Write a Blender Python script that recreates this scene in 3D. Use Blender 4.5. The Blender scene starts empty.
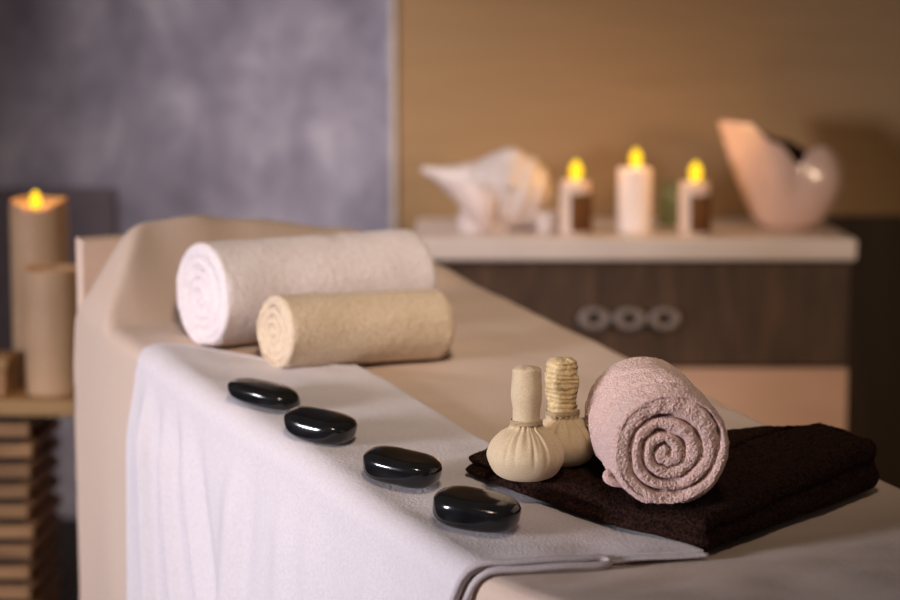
import bpy, bmesh, math, random
from mathutils import Vector, Matrix, noise
random.seed(7)
C = bpy.context.scene.collection
PI = math.pi
sc = bpy.context.scene
sc.view_settings.view_transform = 'Standard'
sc.view_settings.look = 'None'
sc.view_settings.gamma = 1
sc.view_settings.use_curve_mapping = False
sc.view_settings.exposure = 0.0

# ------------------------------------------------------------ materials
def mat(name, rough=.8, spec=.3, sheen=0, subsurf=0, metal=0, coat=0, trans=0):
    m = bpy.data.materials.new(name); m.use_nodes = True
    nt = m.node_tree; b = nt.nodes['Principled BSDF']
    b.inputs['Roughness'].default_value = rough
    b.inputs['Specular IOR Level'].default_value = spec
    b.inputs['Sheen Weight'].default_value = sheen
    b.inputs['Sheen Roughness'].default_value = .5
    b.inputs['Subsurface Weight'].default_value = subsurf
    b.inputs['Subsurface Scale'].default_value = .02
    b.inputs['Metallic'].default_value = metal
    b.inputs['Coat Weight'].default_value = coat
    b.inputs['Transmission Weight'].default_value = trans
    return m, nt, b
def coords(nt, scale=(1, 1, 1)):
    t = nt.nodes.new('ShaderNodeTexCoord'); mp = nt.nodes.new('ShaderNodeMapping')
    mp.inputs['Scale'].default_value = scale
    nt.links.new(t.outputs['Object'], mp.inputs['Vector'])
    return mp.outputs['Vector']
def noise_tex(nt, vec, scale, detail=3, rough=.55, dist=0):
    n = nt.nodes.new('ShaderNodeTexNoise')
    n.inputs['Scale'].default_value = scale; n.inputs['Detail'].default_value = detail
    n.inputs['Roughness'].default_value = rough; n.inputs['Distortion'].default_value = dist
    nt.links.new(vec, n.inputs['Vector'])
    return n.outputs['Fac']
def ramp(nt, fac, stops):
    r = nt.nodes.new('ShaderNodeValToRGB'); e = r.color_ramp.elements
    while len(e) < len(stops): e.new(.5)
    for i, (p, c) in enumerate(stops):
        e[i].position = p; e[i].color = (*c, 1)
    nt.links.new(fac, r.inputs['Fac'])
    return r.outputs['Color']
def bump(nt, b, h, strength, dist, prev=None):
    n = nt.nodes.new('ShaderNodeBump')
    n.inputs['Strength'].default_value = strength; n.inputs['Distance'].default_value = dist
    nt.links.new(h, n.inputs['Height'])
    if prev is not None: nt.links.new(prev, n.inputs['Normal'])
    nt.links.new(n.outputs['Normal'], b.inputs['Normal'])
    return n.outputs['Normal']
def terry(name, c1, c2, scale=260, strength=.7, dist=.003, sheen=.3, lo=.35, hi=.65):
    m, nt, b = mat(name, .95, .1, sheen)
    v = coords(nt)
    f = noise_tex(nt, v, scale, 2, .6)
    nt.links.new(ramp(nt, f, [(lo, c1), (hi, c2)]), b.inputs['Base Color'])
    n1 = bump(nt, b, f, strength, dist)
    f2 = noise_tex(nt, v, scale * .16, 3, .5)
    bump(nt, b, f2, .15, dist * 2, n1)
    return m
def plain(name, c, rough=.7, noise_amt=.12, nscale=20, stretch=(1, 1, 1), bstr=.1, **k):
    m, nt, b = mat(name, rough, **k)
    v = coords(nt, stretch)
    f = noise_tex(nt, v, nscale, 4)
    lo = tuple(x * (1 - noise_amt) for x in c); hi = tuple(min(1, x * (1 + noise_amt)) for x in c)
    nt.links.new(ramp(nt, f, [(.3, lo), (.7, hi)]), b.inputs['Base Color'])
    bump(nt, b, f, bstr, .002)
    return m
def emit(name, c, s):
    m = bpy.data.materials.new(name); m.use_nodes = True
    nt = m.node_tree; nt.nodes.clear()
    e = nt.nodes.new('ShaderNodeEmission'); o = nt.nodes.new('ShaderNodeOutputMaterial')
    e.inputs['Color'].default_value = (*c, 1); e.inputs['Strength'].default_value = s
    nt.links.new(e.outputs[0], o.inputs['Surface'])
    return m

M = {}
M['sheet'] = terry('beige_sheet_cloth', (.56, .43, .345), (.62, .48, .39), 420, .25, .001, .15)
M['drape'] = terry('white_terry', (.60, .55, .57), (.66, .605, .625), 300, .4, .002, .2)
M['hem'] = terry('towel_hem', (.46, .40, .41), (.56, .50, .51), 500, .2, .001, .1)
M['white_roll'] = terry('white_roll_terry', (.76, .67, .675), (.86, .78, .785), 260, .6, .003, .2)
M['beige_roll'] = terry('beige_roll_terry', (.60, .47, .33), (.73, .59, .44), 280, .5, .002, .2)
M['pink'] = terry('pink_terry', (.64, .40, .345), (.90, .65, .59), 480, 1.0, .004, .3, .3, .65)
M['dark'] = terry('dark_brown_terry', (.006, .0025, .0018), (.050, .021, .014), 300, 1.0, .005, .0, .35, .75)
M['muslin'] = terry('cream_muslin', (.54, .42, .27), (.64, .51, .345), 700, .25, .0006, .1)
M['muslin_wrap'] = terry('yellowed_muslin', (.50, .36, .17), (.72, .57, .34), 260, .6, .002, .1)
M['twine'] = plain('twine', (.42, .32, .19), .9, .3, 900)
m, nt, b = mat('polished_basalt', .16, .5, coat=.3)
b.inputs['Coat Roughness'].default_value = .08
f = noise_tex(nt, coords(nt), 60, 5)
nt.links.new(ramp(nt, f, [(.3, (.004, .004, .005)), (.8, (.012, .012, .013))]), b.inputs['Base Color'])
bump(nt, b, f, .04, .001); M['stone'] = m
# plaster wall: mottled lavender grey
m, nt, b = mat('lavender_plaster', .85, .2)
v = coords(nt, (1, 1, .75))
f = noise_tex(nt, v, 7, 6, .62, .3)
nt.links.new(ramp(nt, f, [(.32, (.19, .175, .22)), (.5, (.29, .27, .335)), (.68, (.44, .415, .485))]), b.inputs['Base Color'])
bump(nt, b, f, .4, .01); M['lavender'] = m
# woven tan wall covering
m, nt, b = mat('tan_woven', .8, .2)
v = coords(nt, (.7, 1, 22))
f = noise_tex(nt, v, 5, 4, .6)
nt.links.new(ramp(nt, f, [(.25, (.33, .205, .10)), (.75, (.385, .245, .125))]), b.inputs['Base Color'])
bump(nt, b, f, .3, .004); M['tan'] = m
M['trim'] = plain('pale_edge', (.55, .47, .40), .6)
M['floor'] = plain('dark_floor', (.05, .035, .03), .5, .3, 4, (8, 1, 1))
M['base'] = plain('dark_base', (.03, .024, .025), .6)
M['wainscot'] = plain('dark_brown_panel', (.032, .015, .005), .55, .3, 6, (4, 1, .4))
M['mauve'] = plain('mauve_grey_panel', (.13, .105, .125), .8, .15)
M['worktop'] = plain('worktop_stone', (.62, .53, .48), .35, .06, 8, spec=.4)
M['oak'] = plain('smoked_oak', (.060, .033, .020), .55, .45, 5, (7, 1, 1.2), .2)
M['pinkwood'] = plain('pink_beige_laminate', (.50, .32, .235), .55, .06, 5, (1, 1, 6))
M['carcass'] = plain('dark_carcass', (.045, .028, .02), .6)
M['pewter'] = plain('pewter', (.22, .18, .165), .5, .1, 60, metal=.6)
M['wax'] = plain('cream_wax', (.80, .62, .50), .5, .04, 12, subsurf=.25)
M['wax_white'] = plain('white_wax', (.80, .70, .66), .5, .04, 12, subsurf=.25)
M['wax_tan'] = plain('tan_wax', (.62, .41, .25), .5, .12, 9, subsurf=.25)
M['brown_side'] = plain('brown_side', (.17, .07, .022), .7, .4, 30, (4, 4, .5), .5)
M['wick'] = plain('wick', (.02, .015, .01), .9)
M['flame'] = emit('flame', (1, .60, .02), 1.9)
M['ceramic'] = plain('peach_ceramic', (.60, .41, .33), .22, .06, 8, spec=.6, coat=.5)
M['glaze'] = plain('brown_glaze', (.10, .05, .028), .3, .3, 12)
M['shell'] = plain('white_shell', (.62, .53, .49), .4, .12, 14, (1, 1, 1), spec=.5)
M['shell_in'] = plain('pink_shell_lip', (.66, .53, .48), .4, .08, 14, spec=.5)
M['green'] = plain('green_glass', (.13, .15, .07), .25, .1, 20, spec=.5)
M['slat'] = plain('wood_slat', (.42, .235, .115), .65, .4, 5, (1, 8, 8), .3)
M['slat_shaded'] = plain('wood_slat_shaded', (.20, .10, .05), .65, .4, 5, (8, 1, 8), .3)  # darker copy of the slat wood: shade of the side face put into the colour
M['board'] = plain('wood_board', (.48, .29, .13), .55, .25, 5, (1, 8, 8), .2)
M['matt'] = plain('mattress_vinyl', (.5, .42, .36), .5)
M['peach'] = plain('peach_headboard', (.78, .58, .46), .6, .06)
M['metal'] = plain('grey_metal', (.3, .3, .3), .4, .1, metal=.8)

# ------------------------------------------------------------ helpers
def link(name, me, m, parent=None, loc=(0, 0, 0), smooth=True):
    o = bpy.data.objects.new(name, me); C.objects.link(o)
    if m:
        for x in (m if isinstance(m, (list, tuple)) else [m]): me.materials.append(x)
    if smooth:
        for p in me.polygons: p.use_smooth = True
    o.parent = parent; o.location = loc
    return o
def mesh(name, verts, faces, m, parent=None, loc=(0, 0, 0), smooth=True, fix=True):
    """verts given relative to loc"""
    me = bpy.data.meshes.new(name)
    me.from_pydata([tuple(v) for v in verts], [], faces)
    if fix:
        bm = bmesh.new(); bm.from_mesh(me); bmesh.ops.recalc_face_normals(bm, faces=bm.faces); bm.to_mesh(me); bm.free()
    me.update()
    return link(name, me, m, parent, loc, smooth)
def thing(name, label, cat, loc=(0, 0, 0), group=None):
    o = bpy.data.objects.new(name, None); C.objects.link(o); o.location = loc
    o.empty_display_size = .05
    return tag(o, label, cat, group)
def tag(o, label, cat, group=None):
    o['label'] = label; o['category'] = cat
    if group: o['group'] = group
    return o
def struct(o): o['kind'] = 'structure'; return o
def box(name, x0, x1, y0, y1, z0, z1, m, parent=None, loc=(0, 0, 0), bev=.003, seg=2):
    bm = bmesh.new()
    bmesh.ops.create_cube(bm, size=1)
    for v in bm.verts:
        v.co = Vector(((x0 + x1) / 2 + v.co.x * (x1 - x0), (y0 + y1) / 2 + v.co.y * (y1 - y0), (z0 + z1) / 2 + v.co.z * (z1 - z0)))
    if bev: bmesh.ops.bevel(bm, geom=bm.edges[:], offset=bev, segments=seg, affect='EDGES', profile=.5)
    me = bpy.data.meshes.new(name); bm.to_mesh(me); bm.free()
    return link(name, me, m, parent, loc, False)
def grid_faces(na, nb, wrap=False):
    F = []
    for i in range(na - (0 if wrap else 1)):
        for j in range(nb - 1):
            i2 = (i + 1) % na
            F.append((i * nb + j, i2 * nb + j, i2 * nb + j + 1, i * nb + j + 1))
    return F
def lathe(name, fn, nz, nt_, m, parent=None, loc=(0, 0, 0), cap=True):
    """fn(k in 0..1, theta) -> Vector"""
    V = []; 
    for k in range(nz):
        for j in range(nt_):
            V.append(fn(k / (nz - 1), 2 * PI * j / nt_))
    F = []
    for k in range(nz - 1):
        for j in range(nt_):
            j2 = (j + 1) % nt_
            F.append((k * nt_ + j, k * nt_ + j2, (k + 1) * nt_ + j2, (k + 1) * nt_ + j))
    if cap:
        F.append(tuple(range(nt_))); F.append(tuple((nz - 1) * nt_ + j for j in range(nt_)))
    return mesh(name, V, F, m, parent, loc)
def poly_profile(pts):
    """piecewise-linear r,z profile with parameter 0..1"""
    L = [0]
    for a, b in zip(pts, pts[1:]): L.append(L[-1] + math.hypot(b[0] - a[0], b[1] - a[1]) + 1e-9)
    def f(t):
        s = t * L[-1]
        for i in range(len(pts) - 1):
            if s <= L[i + 1] or i == len(pts) - 2:
                k = (s - L[i]) / (L[i + 1] - L[i])
                return (pts[i][0] + (pts[i + 1][0] - pts[i][0]) * k, pts[i][1] + (pts[i + 1][1] - pts[i][1]) * k)
    return f
def cr(pts, n=8):
    """catmull-rom subdivision"""
    P = [Vector(p) for p in pts]; out = []
    for i in range(len(P) - 1):
        p0 = P[max(i - 1, 0)]; p1 = P[i]; p2 = P[i + 1]; p3 = P[min(i + 2, len(P) - 1)]
        for k in range(n):
            t = k / n
            out.append(.5 * ((2 * p1) + (p2 - p0) * t + (2 * p0 - 5 * p1 + 4 * p2 - p3) * t * t + (3 * p1 - p0 - 3 * p2 + p3) * t ** 3))
    out.append(P[-1]); return out
def tube(name, pts, r, m, parent=None, loc=(0, 0, 0), nseg=10, closed=False, rz=1.0):
    P = [Vector(p) for p in pts]; n = len(P); V = []; F = []
    prev = None
    for i in range(n):
        if closed: t = P[(i + 1) % n] - P[i - 1]
        else: t = P[min(i + 1, n - 1)] - P[max(i - 1, 0)]
        t.normalize()
        up = Vector((0, 0, 1)) if abs(t.z) < .95 else Vector((1, 0, 0))
        a = t.cross(up).normalized(); b_ = a.cross(t).normalized()
        rr = r(i / (n - 1)) if callable(r) else r
        for j in range(nseg):
            th = 2 * PI * j / nseg
            V.append(P[i] + a * math.cos(th) * rr + b_ * math.sin(th) * rr * rz)
    for i in range(n if closed else n - 1):
        i2 = (i + 1) % n
        for j in range(nseg):
            j2 = (j + 1) % nseg
            F.append((i * nseg + j, i * nseg + j2, i2 * nseg + j2, i2 * nseg + j))
    if not closed:
        F.append(tuple(range(nseg))); F.append(tuple((n - 1) * nseg + j for j in range(nseg)))
    return mesh(name, V, F, m, parent, loc)
def ss(x):
    x = max(0, min(1, x)); return x * x * (3 - 2 * x)
def nz(x, y, z=0): return noise.noise(Vector((x, y, z)))

# ------------------------------------------------------------ the bed's own frame
A = math.radians(33)
P0 = Vector((.01, 2.0, 0)); N = Vector((math.cos(A), math.sin(A), 0)); D = Vector((-math.sin(A), math.cos(A), 0))
SL = math.tan(math.radians(9.5)); BW = .62; VEND = .925; VNEAR = -.75
def H(v): return .704 + SL * (math.sqrt(v * v + .0009) + v) / 2 - .0005
def cushion(u, v):
    foot = .83 + .12 * max(0, u - .05) 
    f = (v - foot) / .06; left = (u + .005) / .085 * (1 - .25 * ss((u - .03) / .1)) + .25 * ss((u - .03) / .1)
    tilt = .90 + .10 * ss((u - .05) / .16)
    right = 1.05 - 1.0 * (u - .40) / .20
    def smin(a, b, k=.10):
        h = max(k - abs(a - b), 0) / k
        return min(a, b) - h * h * k / 4
    m_ = smin(smin(smin(f, left), right), 1.0, .25)
    return .126 * tilt * max(0, m_) * (1 + .10 * nz(u * 11, v * 9, 7)) * (1 - .10 * ss((v - .90) / .05))
def W(u, v, off=0): 
    p = P0 + N * u + D * v; p.z = H(v) + off; return p
def slope_frame(xdir, v=.3):
    g = (H(v + .01) - H(v - .01)) / .02
    up = (Vector((0, 0, 1)) - D * g).normalized()
    x = (xdir - up * xdir.dot(up)).normalized(); y = up.cross(x)
    return Matrix((x, y, up)).transposed()
def edge(a, r, width):
    """arc length from the left rounding -> (u, drop)"""
    if a < 0:
        th = -a / r
        if th < PI / 2: return r - r * math.sin(th), r * (1 - math.cos(th))
        return 0, r + (-a - r * PI / 2)
    top = width - 2 * r
    if a <= top: return r + a, 0
    th = (a - top) / r
    if th < PI / 2: return width - r + r * math.sin(th), r * (1 - math.cos(th))
    return width, r + (a - top - r * PI / 2)
def fold(v, drop):
    k = ss((drop - .01) / .35)
    return k * (.010 * math.sin(v * 19 + 1.2 * math.sin(v * 7)) * .5 + .006 * nz(v * 6, drop * 1.2, 3) + .005) - .01 * drop
def wr(u, v):
    return .0034 * nz(u * 7 + v * 3, v * 5 - u * 4, 1) + .0020 * nz(u * 13 + v * 8, v * 24, 5)

# bed
bed = thing('massage_bed', 'massage bed with raised backrest, covered by a beige sheet', 'bed', P0 + N * .31 + D * .1)
BL = bed.location.copy()
def bed_mesh(name, fn, na, nb, m):
    V = [fn(i / (na - 1), j / (nb - 1)) - BL for i in range(na) for j in range(nb)]
    return V
def slab(name, u0, u1, v0, v1, toff, boff, m, parent, base, nv=40, nu=12, extra=None):
    V = []; F = []
    ring = []
    for j in range(nv + 1):
        v = v0 + (v1 - v0) * j / nv
        r = .02
        row = []
        for i in range(nu + 1):
            u = u0 + (u1 - u0) * i / nu
            e = extra(u, v) if extra else 0
            q = W(u, v, toff + e); row.append(q)
        for i in range(nu, -1, -1):
            u = u0 + (u1 - u0) * i / nu
            row.append(W(u, v, boff))
        ring.append(row)
    n = len(ring[0])
    for row in ring: V += [q - base for q in row]
    for j in range(nv):
        for i in range(n):
            i2 = (i + 1) % n
            F.append((j * n + i, j * n + i2, (j + 1) * n + i2, (j + 1) * n + i))
    F.append(tuple(range(n))); F.append(tuple(nv * n + i for i in range(n)))
    return mesh(name, V, F, m, parent, (0, 0, 0), False)
slab('mattress', .035, BW - .035, VNEAR + .02, VEND - .05, -.016, -.085, M['matt'], bed, BL)
slab('bed_frame', .05, BW - .05, VNEAR + .05, VEND - .06, -.086, -.13, M['metal'], bed, BL)
slab('head_cushion', .05, BW - .036, .84, VEND - .045, -.010, -.0155, M['matt'], bed, BL, 16, 30, lambda u, v: max(0, cushion(u, v) - .006))
hb = []
o = slab('headboard', .022, .22, VEND + .022, VEND + .045, .080, -.35, M['peach'], bed, BL, 2, 12)
for (u, v) in ((.09, -.6), (BW - .09, -.6), (.09, .85), (BW - .09, .85)):
    p = P0 + N * u + D * v - BL
    tube('leg', [(p.x, p.y, -BL.z + .0), (p.x, p.y, H(v) - .12)], .022, M['metal'], bed, nseg=14)

# sheet -------------------------------------------------------------
def sheet_pos(a, b):
    u, dr = edge(a, .018, BW)
    bt = VEND - .03
    if b > bt:
        th = (b - bt) / .03
        if th < PI / 2: v = bt + .03 * math.sin(th); dv = .03 * (1 - math.cos(th))
        else: v = VEND; dv = .03 + (b - bt - .03 * PI / 2)
    else: v = b; dv = 0
    drop = max(dr, dv)
    q = W(u, v, cushion(u, v) * (1 - .0 * drop) + wr(u, v) * (1 if drop < .01 else .3) - drop)
    if q.z < .06: q.z = .06 + .0005 * dr
    o = fold(v, dr)
    if a < 0: q -= N * o
    elif a > BW - .036: q += N * o
    if dv > 0: q += D * (.01 * ss(dv / .1) * (1 + nz(u * 9, dv * 2)))
    return q
aa = [-.66 + .66 * i / 60 for i in range(60)] + [0 + (BW - .036) * i / 90 for i in range(90)] + [(BW - .036) + .42 * i / 26 for i in range(27)]
aa = sorted(aa + [-.045 * k / 8 for k in range(1, 8)] + [BW - .036 + .045 * k / 8 for k in range(1, 8)])
bb = [VNEAR + (VEND - .03 - VNEAR) * i / 250 for i in range(250)] + [VEND - .03 + .006 * i for i in range(9)] + [VEND + .03 + .05 * i for i in range(12)]
base = P0 + N * .31; base.z = .7
V = [sheet_pos(a, b_) - base for a in aa for b_ in bb]
o = mesh('bed_sheet', V, grid_faces(len(aa), len(bb)), M['sheet'], None, base)
tag(o, 'beige cloth sheet draped over the whole massage bed and down its sides', 'sheet')

# white towel runner ------------------------------------------------
TO = .0085
def towel_vend(u): return -.034 - .30 * max(0, u) + .012 * max(0, 1 - u / .10) ** 2
def towel_pos(a, t, off=TO, extra=0):
    r = .025
    if a >= 0: u, dr = r - .006 + a, 0
    else:
        th = -a / r
        if th < PI / 2: u, dr = r - .006 - r * math.sin(th), r * (1 - math.cos(th))
        else: u, dr = -.006, r + (-a - r * PI / 2)
    v0 = towel_vend(u) + .026 * ss(dr / .07)
    v1 = .712 + .020 * ss((dr - .02) / .12) - .14 * ss(u / .21) * (1 if u > 0 else 0) 
    v1 -= .02 * math.exp(-(dr / .02) ** 2) * ss(-a / .02) * 0
    v = v0 + (v1 - v0) * t
    # soft round corner at the top end
    q = W(u, v, off + wr(u, v) + .0012 * nz(u * 18, v * 9, 9) - dr)
    out = fold(v, dr) + .002 + off - TO
    k = ss((dr - .02) / .1)
    # folds that fan down from the top corner
    for (v00, sl, amp, wd) in ((.660, -.05, .030, .012), (.618, -.18, .024, .013), (.57, -.30, .016, .014), (.42, .1, .016, .02), (.31, .0, .010, .02), (.25, .05, .012, .03), (.12, .05, .014, .02), (.05, -.05, .012, .015)):
        c = v00 + sl * (dr - .03)
        out -= -.5 * amp * k * math.exp(-((v - c - .02) / wd) ** 2)
        out += -.3 * amp * k * math.exp(-((v - c + .02) / wd) ** 2)
    out += .006 * k
    q -= N * out
    return q
ta = [-.56 + .50 * i / 50 for i in range(50)] + [-.06 + .06 * i / 12 for i in range(12)] + [0.203 * i / 40 for i in range(41)]
tb = [i / 170 for i in range(171)]
base_t = W(.1, .3)
V = [towel_pos(a, t) - base_t for a in ta for t in tb]
tw = mesh('white_towel', V, grid_faces(len(ta), len(tb)), M['drape'], None, base_t, fix=True)
sd = tw.modifiers.new('thick', 'SOLIDIFY'); sd.thickness = .006; sd.offset = 0
sb = tw.modifiers.new('bev', 'BEVEL'); sb.width = .002; sb.segments = 2; sb.limit_method = 'ANGLE'
tag(tw, 'long white towel spread along the left side of the bed under the black stones', 'towel')
# rolled hems of the folded near end
def hem_path(a0, a1, off, dv, n=60):
    out = []
    for i in range(n + 1):
        a = a0 + (a1 - a0) * i / n
        q = towel_pos(a, 0, TO + off)
        q = q + D * dv
        out.append(q - base_t)
    return out
pa = [Vector(q) for q in hem_path(-.5, .097, .0035, .000)]
pb = [Vector(q) for q in hem_path(-.5, .097, -.001, -.0125)]
mid = (pa[-1] + pb[-1]) / 2; hv = (pa[-1] - pb[-1]) / 2
arc = [mid + hv * math.cos(PI * k / 8) + N * .0075 * math.sin(PI * k / 8) for k in range(1, 8)]
tube('hem', pa + arc + pb[::-1], .0034, M['hem'], tw)
tube('hem', hem_path(.104, 0.203, -.002, -.003, 30), .0022, M['drape'], tw)
# far corner lip standing up a little at the top end of the towel
tube('hem', [towel_pos(-.5 + .692 * i / 60, 1, TO) - base_t for i in range(61)], .0042, M['drape'], tw)

# ------------------------------------------------------------ rolled towels
# centre points in world space
def WC(u, v, h): return W(u, v, h)
def terry_roll(label, c0, c1, R, m, deep=.0105, amp=1.0, creases=(), e_ang=112, pitch=.235, first=.56, flat=.0055, wob=0, wig=.0034, NT=420, NW=110):
    c0 = Vector(c0); c1 = Vector(c1); ax = c1 - c0; L = ax.length; ax.normalize()
    side = ax.cross(Vector((0, 0, 1))).normalized(); up = side.cross(ax).normalized()
    base = (c0 + c1) / 2 - up * R
    # the groove between the turns seen on the near end, r as a function of turned angle
    E_ANG = math.radians(e_ang)
    def gap(rr, th):
        best = 1e9
        for n in range(8):
            ph = ((E_ANG - th) % (2 * PI)) + 2 * PI * n      # wound back from the outer end
            k = ph / (2 * PI)
            if k < .55: rad = R * (1.02 - first * k)
            else: rad = R * (1.02 - first * .55 - pitch * (k - .55))
            if rad < R * .03: continue
            rad += wig * nz(ph * .8, 3.3) + .4 * wig * nz(ph * 2.6, 7.3)
            best = min(best, abs(rr - rad))
        return best
    V, rows = [], 0
    def put(rr, th, w, ndir):
        x = math.cos(th) * rr; y = math.sin(th) * rr
        fl = R - flat
        if y < -fl: y = -fl + (y + fl) * .25
        p = c0 + ax * w + side * x + up * y
        d = amp * (.0013 * nz(p.x * 430, p.y * 430, p.z * 430) + .0013 * nz(p.x * 120, p.y * 120, p.z * 120))
        V.append(p + ndir * d - base)
    NR = 95
    for i in range(NR):                                       # near end
        q = .0015 + (R - .0070) * i / (NR - 1)
        for j in range(NT):
            th = 2 * PI * j / NT
            oc = Vector((-.004, -.004)) * (1 - q / R)
            g = gap(q, th)
            pt = Vector((q * math.cos(th), q * math.sin(th)))
            dep = deep * math.exp(-(g / .0017) ** 2) + deep * .33 * math.exp(-(g / .005) ** 2)
            pt = Vector((q * math.cos(th), q * math.sin(th))) + oc
            dep *= .55 + .75 * abs(nz(pt.x * 45 + 3, pt.y * 45, 8)) * 2
            w = dep + .0025 * nz(pt.x * 38, pt.y * 38, 5) + .0012 * nz(pt.x * 60, pt.y * 60, 2) + .004 * (1 - q / R) * 0
            put(pt.length, math.atan2(pt.y, pt.x), w, -ax)
        rows += 1
    for k in range(1, 9):                                     # rounded lip
        a = PI / 2 * k / 8
        for j in range(NT):
            th = 2 * PI * j / NT
            put(R - .0070 + .0070 * math.sin(a), th, .0070 * (1 - math.cos(a)), (side * math.cos(th) + up * math.sin(th)))
        rows += 1
    for k in range(1, NW + 1):                                # body
        w = .0070 + (L - .019) * k / NW
        for j in range(NT):
            th = 2 * PI * j / NT
            rr = R
            dth_ = (th - math.radians(112) + PI) % (2 * PI) - PI
            for (gw, gd, gwid, sk) in creases:
                fade = ss((math.cos(th - math.radians(145)) + .15) / .6)
                x_ = w - gw - sk * math.sin(th - 1.9) - .004 * nz(th * 2, gw * 50)
                rr -= gd * fade * math.exp(-(x_ / gwid) ** 2)
                rr += .4 * gd * fade * math.exp(-((x_ + 2.3 * gwid) / (1.6 * gwid)) ** 2)
            rr += .0012 * nz(math.cos(th) * 2, math.sin(th) * 2, w * 16) + wob * nz(math.cos(th) * 1.2, w * 9, math.sin(th) * 1.2 + 4)
            rr -= .003 * math.exp(-(dth_ / .07) ** 2) * math.exp(-(w / .02) ** 2)
            put(rr, th, w, (side * math.cos(th) + up * math.sin(th)))
        rows += 1
    for k in range(1, 14):                                    # far end
        a = PI / 2 * k / 13
        for j in range(NT):
            th = 2 * PI * j / NT
            put(R * (.8 + .2 * math.cos(a)) if k < 13 else .002, th, L - .012 + .012 * math.sin(a), ax)
        rows += 1
    F = []
    for k in range(rows - 1):
        for j in range(NT):
            j2 = (j + 1) % NT
            F.append((k * NT + j, k * NT + j2, (k + 1) * NT + j2, (k + 1) * NT + j))
    F.append(tuple(range(NT))); F.append(tuple((rows - 1) * NT + j for j in range(NT)))
    return tag(mesh('rolled_towel', V, F, m, None, base), label, 'towel')
terry_roll('large white rolled towel lying against the head cushion of the bed', WC(.083, .724, .064), WC(.405, .736, .0625), .0665, M['white_roll'],
           .0040, .22, ((.20, .0012, .012, .01),), 70, .20, .40, .004, .0016, .0034, 240, 130)
terry_roll('small cream beige rolled towel in front of the large white roll', WC(.118, .596, .0515), WC(.358, .596, .044), .0450, M['beige_roll'],
           .0040, .2, (), 60, .24, .45, .003, .001, .003, 220, 100)
o = terry_roll('dusty pink terry towel rolled up on the dark brown towel', (.2185, 2.070, .8070), (.2015, 2.235, .8185), .0600, M['pink'],
               deep=.0085, amp=.75, creases=((.045, .0100, .0075, .024), (.096, .0115, .0085, .030)))
# small hem tag that peeks out at the left foot of the pink roll
tube('hem_corner', cr([(-.036, -.055, .014), (-.046, -.058, .016), (-.052, -.056, .021), (-.046, -.050, .027)], 5), .0045, M['pink'], o)

# ------------------------------------------------------------ dark folded towel
poly = [(.128, .190), (.150, .112), (.222, -.100), (.36, -.055), (.566, .010), (.562, .066), (.50, .098), (.405, .135), (.36, .235), (.26, .245)]
def rounded_outline(poly, n=14):
    # chaikin smoothing
    P = [Vector(p) for p in poly]
    Q = []
    for i in range(len(P)):  # densify
        a, b_ = P[i], P[(i + 1) % len(P)]
        for k in range(6): Q.append(a.lerp(b_, k / 6))
    for _ in range(3):
        R_ = []
        for i in range(len(Q)):
            a, b_ = Q[i], Q[(i + 1) % len(Q)]
            R_ += [a.lerp(b_, .25), a.lerp(b_, .75)]
        Q = R_
    return Q
out = rounded_outline(poly)
# resample to uniform count
Lt = [0]
for i in range(len(out)): Lt.append(Lt[-1] + (out[(i + 1) % len(out)] - out[i]).length)
NO = 340; res = []
k = 0
for i in range(NO):
    s = Lt[-1] * i / NO
    while Lt[k + 1] < s: k += 1
    f_ = (s - Lt[k]) / (Lt[k + 1] - Lt[k]); res.append(out[k].lerp(out[(k + 1) % len(out)], f_))
nrm = []
for i in range(NO):
    t = (res[(i + 2) % NO] - res[i - 2]).normalized(); nrm.append(Vector((t.y, -t.x)))
cen = Vector((.34, .06))
def dth(u, v): return .0325 + .025 * ss((u - .2) / .36)
based = W(cen.x, cen.y, .01)
V = []; F = []; rings = 0
def drow(fr, inset, shrink):
    """fr height fraction, inset metres, shrink 0..1 toward the centre line"""
    global rings
    for i in range(NO):
        p = res[i] - nrm[i] * inset
        # spine: the towel's long middle line
        sp = Vector((max(.20, min(.54, p.x)), .055 + .03 * math.sin((p.x - .2) * 4)))
        p = p.lerp(sp, shrink)
        h = dth(p.x, p.y) * fr
        h += ss(fr * 2) * (.003 * nz(p.x * 14, p.y * 14, 2) + .0016 * nz(p.x * 45, p.y * 45, 4))
        lift = .0075 * (1 - ss((p.x - .205) / .035)); w = W(p.x, p.y, .006 + h + lift * (1 - fr))
        d = .0016 * nz(w.x * 230, w.y * 230, w.z * 230) + .0012 * nz(w.x * 90, w.y * 90, w.z * 90)
        w += (N * nrm[i].x + D * nrm[i].y) * d * (1 - shrink) + Vector((0, 0, d * shrink + .3 * d))
        V.append(w - based)
    rings += 1
prof = []
layers = 2
for l in range(layers):
    for k in range(13):
        th_ = -PI / 2 + PI * k / 12
        if l == 0 and k == 0: continue
        fr = (l + .5 + .5 * math.sin(th_)) / layers
        if l == 0 and k > 9 or l == 1 and k < 3: continue
        prof.append((fr, .011 * (1 - math.cos(th_)) + (.0035 if l else 0)))
drow(.0, .02, .0)
for fr, ins in prof: drow(fr, ins, 0)
for k in range(1, 36): drow(1, .0145, k / 36 * .97)
for k in range(rings - 1):
    for i in range(NO):
        i2 = (i + 1) % NO
        F.append((k * NO + i, k * NO + i2, (k + 1) * NO + i2, (k + 1) * NO + i))
F.append(tuple(range(NO))); F.append(tuple((rings - 1) * NO + i for i in range(NO)))
o = mesh('folded_towel', V, F, M['dark'], None, based)
tag(o, 'dark brown folded towel under the pink roll and herbal pouches', 'towel')

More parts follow.
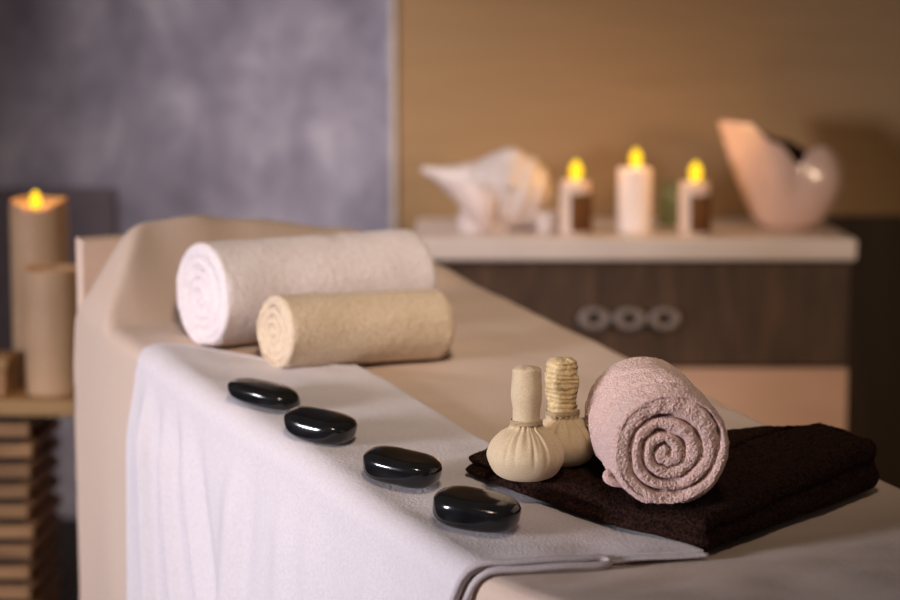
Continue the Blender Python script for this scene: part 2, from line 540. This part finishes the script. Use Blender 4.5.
# ------------------------------------------------------------ stones
def stone(label, u, v, L_, W_, T_, rot, seed):
    base = W(u, v, .0145)
    fr = slope_frame(Matrix.Rotation(math.radians(rot), 3, 'Z') @ Vector((1, 0, 0)), v)
    me = bpy.data.meshes.new('massage_stone')
    V = []; F = []; nu_, nv_ = 56, 30
    def se(c, p): return math.copysign(abs(c) ** p, c)
    for i in range(1, nv_):
        ph = -PI / 2 + PI * i / nv_
        for j in range(nu_):
            th = 2 * PI * j / nu_
            x = se(math.cos(ph), .40) * se(math.cos(th), .68); y = se(math.cos(ph), .40) * se(math.sin(th), .74); z = se(math.sin(ph), .60)
            dn = 1 + .07 * nz(x * 1.1 + seed, y * 1.1, z * .6 + seed)
            V.append(fr @ Vector((x * L_ / 2 * dn, y * W_ / 2 * dn, (z * dn + 1) * T_ / 2)))
    n = len(V); V.append(fr @ Vector((0, 0, 0.0))); V.append(fr @ Vector((0, 0, T_)))
    for i in range(nv_ - 2):
        for j in range(nu_):
            j2 = (j + 1) % nu_
            F.append((i * nu_ + j, i * nu_ + j2, (i + 1) * nu_ + j2, (i + 1) * nu_ + j))
    for j in range(nu_):
        F.append((n, (j + 1) % nu_, j)); F.append((n + 1, (nv_ - 2) * nu_ + j, (nv_ - 2) * nu_ + (j + 1) % nu_))
    o = mesh('massage_stone', V, F, M['stone'], None, base)
    tag(o, label, 'stone', 'black massage stones on the white towel')
stone('thin black massage stone farthest up the bed, nearest the beige roll', .032, .462, .089, .050, .022, -30, 1)
stone('glossy black massage stone second down from the beige roll', .036, .339, .082, .056, .027, -27, 4)
stone('glossy black massage stone third down from the beige roll', .053, .194, .084, .058, .029, -24, 8)
stone('largest glossy black massage stone, nearest the camera beside the dark towel', .058, .062, .089, .062, .031, -22, 12)

# ------------------------------------------------------------ herbal pouches
def pouch(label, loc, R, hb_, hr, ht, wrapm, rough, seed, tilt=(0, 0)):
    t = thing('herbal_pouch', label, 'massage pouch', loc, 'herbal compress pouches on the dark towel')
    t.rotation_euler = (tilt[0], tilt[1], 0)
    rnd = random.Random(seed)
    gr = [(2 * PI * k / 17 + rnd.uniform(-.13, .13), rnd.uniform(.5, 1.2)) for k in range(17)]
    P = cr([(.001, 0), (R * .45, .0005), (R * .80, hb_ * .13), (R, hb_ * .42), (R * .92, hb_ * .68), (R * .70, hb_ * .87), (R * .46, hb_ * .975), (hr * 1.1, hb_ * 1.04), (hr * .9, hb_ * 1.10)], 8)
    pf = poly_profile([(p.x, p.y) for p in [Vector((q[0], q[1])) for q in P]])
    def fn(k, th):
        r, z = pf(k)
        zz = z / hb_
        amp = ss((zz - .22) / .6)
        g = 0
        for (a, w) in gr:
            dd = (th - a + PI) % (2 * PI) - PI
            dd *= r / R * .5 + .5
            g += w * math.exp(-(dd / .055) ** 2)
        r2 = r - .0026 * amp * min(g, 1.3) * min(1, r / .02)
        r2 += .0012 * math.sin(17 * th) * amp * ss((zz - .5) / .4) + .0010 * nz(math.cos(th) * 2, math.sin(th) * 2, z * 40 + seed)
        return Vector((r2 * math.cos(th), r2 * math.sin(th), z))
    lathe('pouch_bag', fn, 70, 300, M['muslin'], t)
    z0 = hb_ * 1.03; H_ = ht - z0
    def fh(k, th):
        z = z0 + H_ * k
        r = hr * (1 + .06 * math.sin(k * 9 + seed) + .06 * k)
        ph = z / .0052 * 2 * PI + th
        r += rough * (.0003 * math.sin(ph + 2.5 * nz(z * 90, th * .5, seed)) + .0011 * nz(math.cos(th) * 1.5, z * 130, seed + math.sin(th) * 1.5) + .0014 * nz(math.cos(th) * 3, z * 60, math.sin(th) * 3 + seed))
        if k > .93: r *= math.sqrt(max(.0, 1 - ((k - .93) / .075) ** 2))
        if k < .06: r *= 1 - .2 * (1 - k / .06)
        return Vector((r * math.cos(th), r * math.sin(th), z + (.002 * nz(math.cos(th) * 2, math.sin(th) * 2, seed) if k > .9 else 0)))
    lathe('pouch_handle', fh, 110, 48, wrapm, t)
    pts = []
    for i in range(120):
        th = 2 * PI * i / 40
        rr = hr * 1.10
        pts.append((rr * math.cos(th), rr * math.sin(th), z0 + .0012 + .0016 * i / 40))
    tube('twine', pts, .0009, M['twine'], t, nseg=6)
    return t
pouch('cream herbal massage pouch in front with plain wrapped handle', (.0785, 2.171, .7565), .0405, .055, .0150, .1185, M['muslin'], .25, 3, (0, math.radians(.5)))
pouch('herbal massage pouch behind, with yellowish crinkled handle beside the pink roll', (.121, 2.226, .7600), .0365, .052, .0160, .1155, M['muslin_wrap'], 1.35, 9, (0, math.radians(-1.5)))

# ------------------------------------------------------------ candles
def flame(parent, x, y, z, s=1.0):
    pf = [(.0005, 0), (.006, .004), (.0110, .011), (.0122, .021), (.0085, .033), (.0004, .042)]
    f_ = poly_profile([(p.x * s, p.y * s) for p in cr([(a, b_) for a, b_ in pf], 5)])
    def fn(k, th):
        r, zz = f_(k); return Vector((x + r * math.cos(th), y + r * math.sin(th), z + zz))
    o = lathe('flame', fn, 24, 20, M['flame'], parent)
    return o
def candle(label, loc, R, h, m, lit=True, group=None, dip=0, wrap=False, fs=1.0, fy=0, fdz=0):
    t = thing('pillar_candle', label, 'candle', loc, group)
    pf = poly_profile([(.0005, 0), (R * .96, 0), (R, .003), (R, h * .5), (R, h - .004), (R * .97, h), (R * .90, h), (R * .82, h - .006), (R * .3, h - .010), (.0005, h - .010)])
    def fn(k, th):
        r, z = pf(k)
        dz = 0
        if z > h * .7:
            front = math.exp(-(((th + PI / 2 + PI) % (2 * PI) - PI) / .7) ** 2)
            dz = -(dip * front) * ss((z - h * .7) / (h * .3)) * (1 if r > R * .5 else .7) + .0012 * math.sin(3 * th + h * 90)
        return Vector((r * math.cos(th) * (1 + .006 * math.sin(2 * th)), r * math.sin(th), z + dz))
    lathe('candle_body', fn, 70, 64, m, t)
    tube('wick', [(0, fy, h - .014 + fdz), (.0008, fy, h - .004 + fdz), (.002, fy, h + .004 + fdz)], .0012, M['wick'], t, nseg=6)
    if lit:
        flame(t, .001, fy, h + .000 + fdz, fs)
        ld = bpy.data.lights.new('candle_light', 'POINT'); ld.energy = .32; ld.color = (1, .55, .2); ld.shadow_soft_size = .012
        lo = bpy.data.objects.new('candle_light', ld); C.objects.link(lo); lo.parent = t; lo.location = (.001, fy, h + .060 + fdz)
    if wrap:  # thin brown shell over the candle's right side, below the rim
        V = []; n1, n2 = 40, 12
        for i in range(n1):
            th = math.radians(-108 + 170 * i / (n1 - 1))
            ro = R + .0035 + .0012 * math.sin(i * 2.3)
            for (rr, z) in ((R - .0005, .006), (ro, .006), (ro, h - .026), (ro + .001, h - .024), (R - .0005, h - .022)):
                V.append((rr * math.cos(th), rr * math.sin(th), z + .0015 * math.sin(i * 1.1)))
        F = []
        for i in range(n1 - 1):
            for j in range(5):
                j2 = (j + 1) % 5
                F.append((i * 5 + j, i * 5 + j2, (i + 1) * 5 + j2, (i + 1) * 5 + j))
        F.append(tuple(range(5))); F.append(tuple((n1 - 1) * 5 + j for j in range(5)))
        mesh('brown_side_shell', V, F, M['brown_side'], t)
    return t
TOPZ = .849
G = 'lit candles on the worktop'
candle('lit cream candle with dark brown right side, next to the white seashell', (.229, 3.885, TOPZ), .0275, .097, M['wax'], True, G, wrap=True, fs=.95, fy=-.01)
candle('tallest lit white candle, standing between two brown sided candles', (.342, 3.93, TOPZ), .0315, .118, M['wax_white'], True, G, fs=.9, fy=-.01)
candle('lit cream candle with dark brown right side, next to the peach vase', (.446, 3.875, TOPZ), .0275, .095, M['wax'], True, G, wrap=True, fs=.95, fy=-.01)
G2 = 'thick candles on the slatted wooden stand'
SZ = .6535
candle('tall lit tan pillar candle at the back of the slatted wooden stand', (-.663, 3.42, SZ), .0465, .298, M['wax_tan'], True, G2, dip=.014, fs=.75, fy=-.032, fdz=-.016)
candle('shorter unlit cream tan pillar candle at the front of the wooden stand', (-.622, 3.300, SZ), .0435, .198, M['wax_tan'], False, G2)

# small things between
def simple_lathe(name, label, cat, loc, prof, m, n=40):
    pf = poly_profile([(p.x, p.y) for p in cr(prof, 5)])
    def fn(k, th):
        r, z = pf(k); return Vector((r * math.cos(th), r * math.sin(th), z))
    o = lathe(name, fn, 50, n, m, None, loc); tag(o, label, cat); return o
simple_lathe('green_jar', 'small dull green glass jar behind the candles', 'jar', (.425, 4.06, TOPZ),
             [(.001, 0), (.024, 0), (.027, .006), (.027, .055), (.022, .066), (.022, .078), (.018, .078), (.018, .012), (.001, .010)], M['green'])
simple_lathe('votive_cup', 'small pale cup between the seashell and first candle', 'cup', (.180, 3.93, TOPZ),
             [(.001, 0), (.018, 0), (.021, .006), (.024, .034), (.022, .034), (.018, .010), (.001, .008)], M['shell'])

# ------------------------------------------------------------ seashell
t = thing('seashell', 'large white conch seashell pointing left at worktop end', 'seashell', (.075, 3.97, TOPZ))
axp = cr([(-.128, 0, .112), (-.098, 0, .104), (-.065, 0, .092), (-.02, 0, .080), (.025, 0, .078), (.070, 0, .066), (.100, 0, .060), (.120, 0, .056)], 10)
rad = cr([(.006, 0), (.014, 0), (.030, 0), (.054, 0), (.068, 0), (.064, 0), (.042, 0), (.004, 0)], 10)
def fs(k, th):
    i = k * (len(axp) - 1); i0 = min(int(i), len(axp) - 2); f_ = i - i0
    c = axp[i0].lerp(axp[i0 + 1], f_); r = rad[i0][0] * (1 - f_) + rad[i0 + 1][0] * f_
    tt = (axp[i0 + 1] - axp[i0]).normalized(); a = Vector((0, 1, 0)); b_ = tt.cross(a)
    if k > .55: r *= 1 + .10 * abs(math.sin((k - .55) * 26 + th / 2)) 
    r *= 1 + .03 * math.sin(k * 60 + th)
    r *= 1 + .13 * math.exp(-((k - .58) / .05) ** 2) * max(0, math.sin(7 * th))
    return c + (a * math.cos(th) + b_ * math.sin(th)) * max(r, .002)
lathe('shell_body', fs, 110, 96, M['shell'], t)
# flared lip and base that the shell rests on
V = []; n1, n2 = 50, 24
for i in range(n1):
    s = i / (n1 - 1)
    top = Vector((-.085 + .125 * s, -.035 - .030 * math.sin(PI * s), .094 - .010 * s))
    bot = Vector((-.050 + .062 * s + .02 * math.sin(PI * s), -.050 - .018 * math.sin(PI * s * 1.2), .075 - .072 * math.sin(PI * min(1, s * 1.1 + .08)) ** .6))
    for j in range(n2):
        k = j / (n2 - 1)
        p = top.lerp(bot, k); p.y -= .018 * math.sin(PI * k) * math.sin(PI * s)
        V.append(p)
o = mesh('shell_lip', V, grid_faces(n1, n2), M['shell_in'], t)
s_ = o.modifiers.new('s', 'SOLIDIFY'); s_.thickness = .006; s_.offset = 0
def fb(k, th):
    r = .034 * math.sqrt(max(0, 1 - (k * .9) ** 2)) + .012
    return Vector((.0 + r * 1.1 * math.cos(th) - .012, r * math.sin(th) - .02, k * .06 + .0))
lathe('shell_foot', fb, 14, 40, M['shell'], t)

# ------------------------------------------------------------ vase
t = thing('ceramic_vase', 'glossy peach ceramic vase with tall left lobe and notched rim', 'vase', (.634, 3.98, TOPZ))
HT = [(-180, .202), (-155, .205), (-132, .202), (-108, .165), (-84, .125), (-70, .150), (-50, .158), (-20, .150), (10, .138), (50, .140), (90, .165), (135, .195), (180, .205)]
def hrim(deg):
    for (a, h1), (b_, h2) in zip(HT, HT[1:]):
        if a <= deg <= b_:
            return h1 + (h2 - h1) * ss((deg - a) / (b_ - a))
    return .2
def vf(k, th, inner):
    deg = (math.degrees(th) + 180) % 360 - 180
    hr_ = hrim(deg); z = hr_ * k
    c, s = math.cos(th), math.sin(th)
    L_ = .050 + .085 * (z / .205) ** .75
    R_ = .048 + .050 * math.sin(PI * min(1, (z / .175))) ** .8 + .012 * z / .15
    w = ss((c + .5) / 1.0)
    r = L_ * (1 - w) + R_ * w
    if z < .012: r *= .86 + .14 * z / .012
    g = math.exp(-((deg + 86) / 9) ** 2) * ss((z - .04) / .07)
    r -= .006 * g
    r += .004 * math.sin(6 * th) * ss(z / .1)
    r -= inner
    return Vector((r * c, r * s * .72, max(z, inner)))
nk, nt_ = 50, 160
V = [vf(k / (nk - 1), 2 * PI * j / nt_, 0) for k in range(nk) for j in range(nt_)]
V += [vf(1 - k / (nk - 1), 2 * PI * j / nt_, .006) for k in range(nk) for j in range(nt_)]
F = []
for k in range(2 * nk - 1):
    for j in range(nt_):
        j2 = (j + 1) % nt_; F.append((k * nt_ + j, k * nt_ + j2, (k + 1) * nt_ + j2, (k + 1) * nt_ + j))
F.append(tuple(range(nt_))); F.append(tuple((2 * nk - 1) * nt_ + j for j in range(nt_)))
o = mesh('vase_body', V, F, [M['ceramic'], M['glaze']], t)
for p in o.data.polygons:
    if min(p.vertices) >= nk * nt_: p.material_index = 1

# ------------------------------------------------------------ cabinet
cb = thing('cabinet', 'dark oak cabinet with a pale pink lower drawer, under the worktop', 'cabinet', (.335, 4.0, 0))
cx, cy = .335, 4.0
def B(name, x0, x1, y0, y1, z0, z1, m, parent, bev=.002): return box(name, x0 - cx, x1 - cx, y0 - cy, y1 - cy, z0, z1, m, parent, bev=bev)
B('cabinet_body', -.05, .7225, 3.835, 4.20, .06, .807, M['carcass'], cb)
dr = B('drawer', -.05, .7225, 3.812, 3.834, .616, .803, M['oak'], cb)
d2 = B('drawer', -.05, .7225, 3.812, 3.834, .345, .610, M['pinkwood'], cb)
B('drawer', -.05, .7225, 3.812, 3.834, .075, .339, M['pinkwood'], cb)
hd = None
V = []; F = []
def torus(V, F, cx_, cy_, cz, R, r, sx=1.0):
    o0 = len(V); n1, n2 = 36, 12
    for i in range(n1):
        a = 2 * PI * i / n1
        for j in range(n2):
            b_ = 2 * PI * j / n2
            V.append((cx_ + (R + r * math.cos(b_)) * math.cos(a) * sx, cy_ + r * math.sin(b_), cz + (R + r * math.cos(b_)) * math.sin(a)))
    for i in range(n1):
        for j in range(n2):
            F.append((o0 + i * n2 + j, o0 + ((i + 1) % n1) * n2 + j, o0 + ((i + 1) % n1) * n2 + (j + 1) % n2, o0 + i * n2 + (j + 1) % n2))
for k in (-1, 0, 1):
    torus(V, F, .323 + .063 * k - cx, 3.795 - cy, .703, .0148, .0070, 1.42)
for k in (-1, 1):
    o0 = len(V)
    for yy in (3.795, 3.814):
        for j in range(10):
            V.append((.323 + .0315 * k - cx + .006 * math.cos(2 * PI * j / 10), yy - cy, .703 + .006 * math.sin(2 * PI * j / 10)))
    for j in range(10): F.append((o0 + j, o0 + (j + 1) % 10, o0 + 10 + (j + 1) % 10, o0 + 10 + j))
o = mesh('handle', V, F, M['pewter'], dr); o['label'] = 'pewter handle of three linked rings'
B('plinth', -.04, .71, 3.86, 4.19, .0, .06, M['carcass'], cb)
wt = box('worktop', -.401, .397, -.20, .225, 0, .0415, M['worktop'], None, (.335, 3.995, .8075), bev=.008, seg=4)
tag(wt, 'pale beige worktop slab carrying the three candles, seashell and vase', 'worktop')

# ------------------------------------------------------------ slatted stand
st = thing('slatted_stand', 'wooden stand built of stacked slats at the left edge', 'stand', (-.82, 3.36, 0))
sx, sy = -.82, 3.36
def S(name, x0, x1, y0, y1, z0, z1, m, bev=.003): return box(name, x0 - sx, x1 - sx, y0 - sy, y1 - sy, z0, z1, m, st, bev=bev)
S('top_board', -1.06, -.568, 3.235, 3.53, .6265, .6530, M['board'], .005)
S('core', -1.03, -.676, 3.30, 3.47, .0, .626, M['base'], .002)
k = 0; z = .006
while z < .60:
    jit = random.uniform(-.004, .006)
    S('slat', -1.04, -.657 + jit + (.018 if z < .33 else 0), 3.255, 3.275, z, z + .021, M['slat'])
    S('slat', -.674, -.652 + jit * .5, 3.28, 3.49, z + .004, z + .022, M['slat_shaded'])
    z += .0325
# small wooden box on it
wb = thing('wooden_box', 'small wooden box at the far left edge on the slatted stand', 'box', (-.742, 3.30, .6530))
box('box_body', -.05, .05, -.035, .035, 0, .040, M['slat'], wb)
box('box_lid', -.053, .053, -.038, .038, .042, .062, M['board'], wb)

# ------------------------------------------------------------ room
def sbox(name, *a, **k): return struct(box(name, *a, **k))
sbox('floor', -3, 3, -1.5, 4.6, -.05, 0, M['floor'], bev=0)
sbox('wall_back', -3, -.112, 4.30, 4.40, 0, 2.8, M['lavender'], bev=0)
sbox('wall_right', -.112, 3, 4.24, 4.40, 0, 2.8, M['tan'], bev=0)
sbox('trim_1', -.118, -.106, 4.228, 4.30, 0, 2.8, M['trim'], bev=.002)
sbox('trim_2', .74, 3, 4.212, 4.239, 0, .853, M['wainscot'], bev=.002)
sbox('baseboard_back', -3, -.12, 4.28, 4.30, 0, .22, M['base'], bev=.002)
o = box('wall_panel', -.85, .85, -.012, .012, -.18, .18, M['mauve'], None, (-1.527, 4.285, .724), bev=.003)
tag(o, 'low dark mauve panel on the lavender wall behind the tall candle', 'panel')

# ------------------------------------------------------------ light
w = bpy.data.worlds.new('world'); sc.world = w; w.use_nodes = True
w.node_tree.nodes['Background'].inputs[0].default_value = (1.0, .80, .66, 1)
w.node_tree.nodes['Background'].inputs[1].default_value = .07
def area(name, loc, target, sx_, sy_, e, col, spread=180):
    l = bpy.data.lights.new(name, 'AREA'); l.shape = 'RECTANGLE'; l.size = sx_; l.size_y = sy_; l.energy = e; l.color = col
    l.spread = math.radians(spread)
    o = bpy.data.objects.new(name, l); C.objects.link(o); o.location = loc
    o.rotation_euler = (Vector(target) - Vector(loc)).to_track_quat('-Z', 'Y').to_euler()
    return o
area('key_light', (-2.5, .65, 1.12), (-.07, 2.45, .66), .6, .5, 12.2, (.95, .91, 1.0), 62)
area('overhead_fill', (.15, .7, 2.6), (.04, 2.85, .80), .3, .3, 1.85, (1.0, .80, .62), 34)  # added unseen fill, brightens the middle of the bed from above
area('cabinet_fill', (1.5, 2.0, 1.2), (.42, 3.8, .52), .4, .4, 1.7, (1.0, .72, .50), 50)  # added unseen fill from the right, lifts the cabinet front
area('wall_fill', (-.75, 3.05, 2.1), (-.20, 4.25, .82), .4, .2, 2.1, (1.0, .89, .88), 50)  # added unseen fill from above, brightens the back wall

# ------------------------------------------------------------ camera
cd = bpy.data.cameras.new('camera'); co = bpy.data.objects.new('camera', cd); C.objects.link(co)
cd.lens = 85; cd.sensor_width = 36; co.location = (0, 0, 1.22)
co.rotation_euler = (math.radians(90 - 7.24), 0, 0)
cd.dof.use_dof = True; cd.dof.focus_distance = 2.2; cd.dof.aperture_fstop = 2.8
sc.camera = co
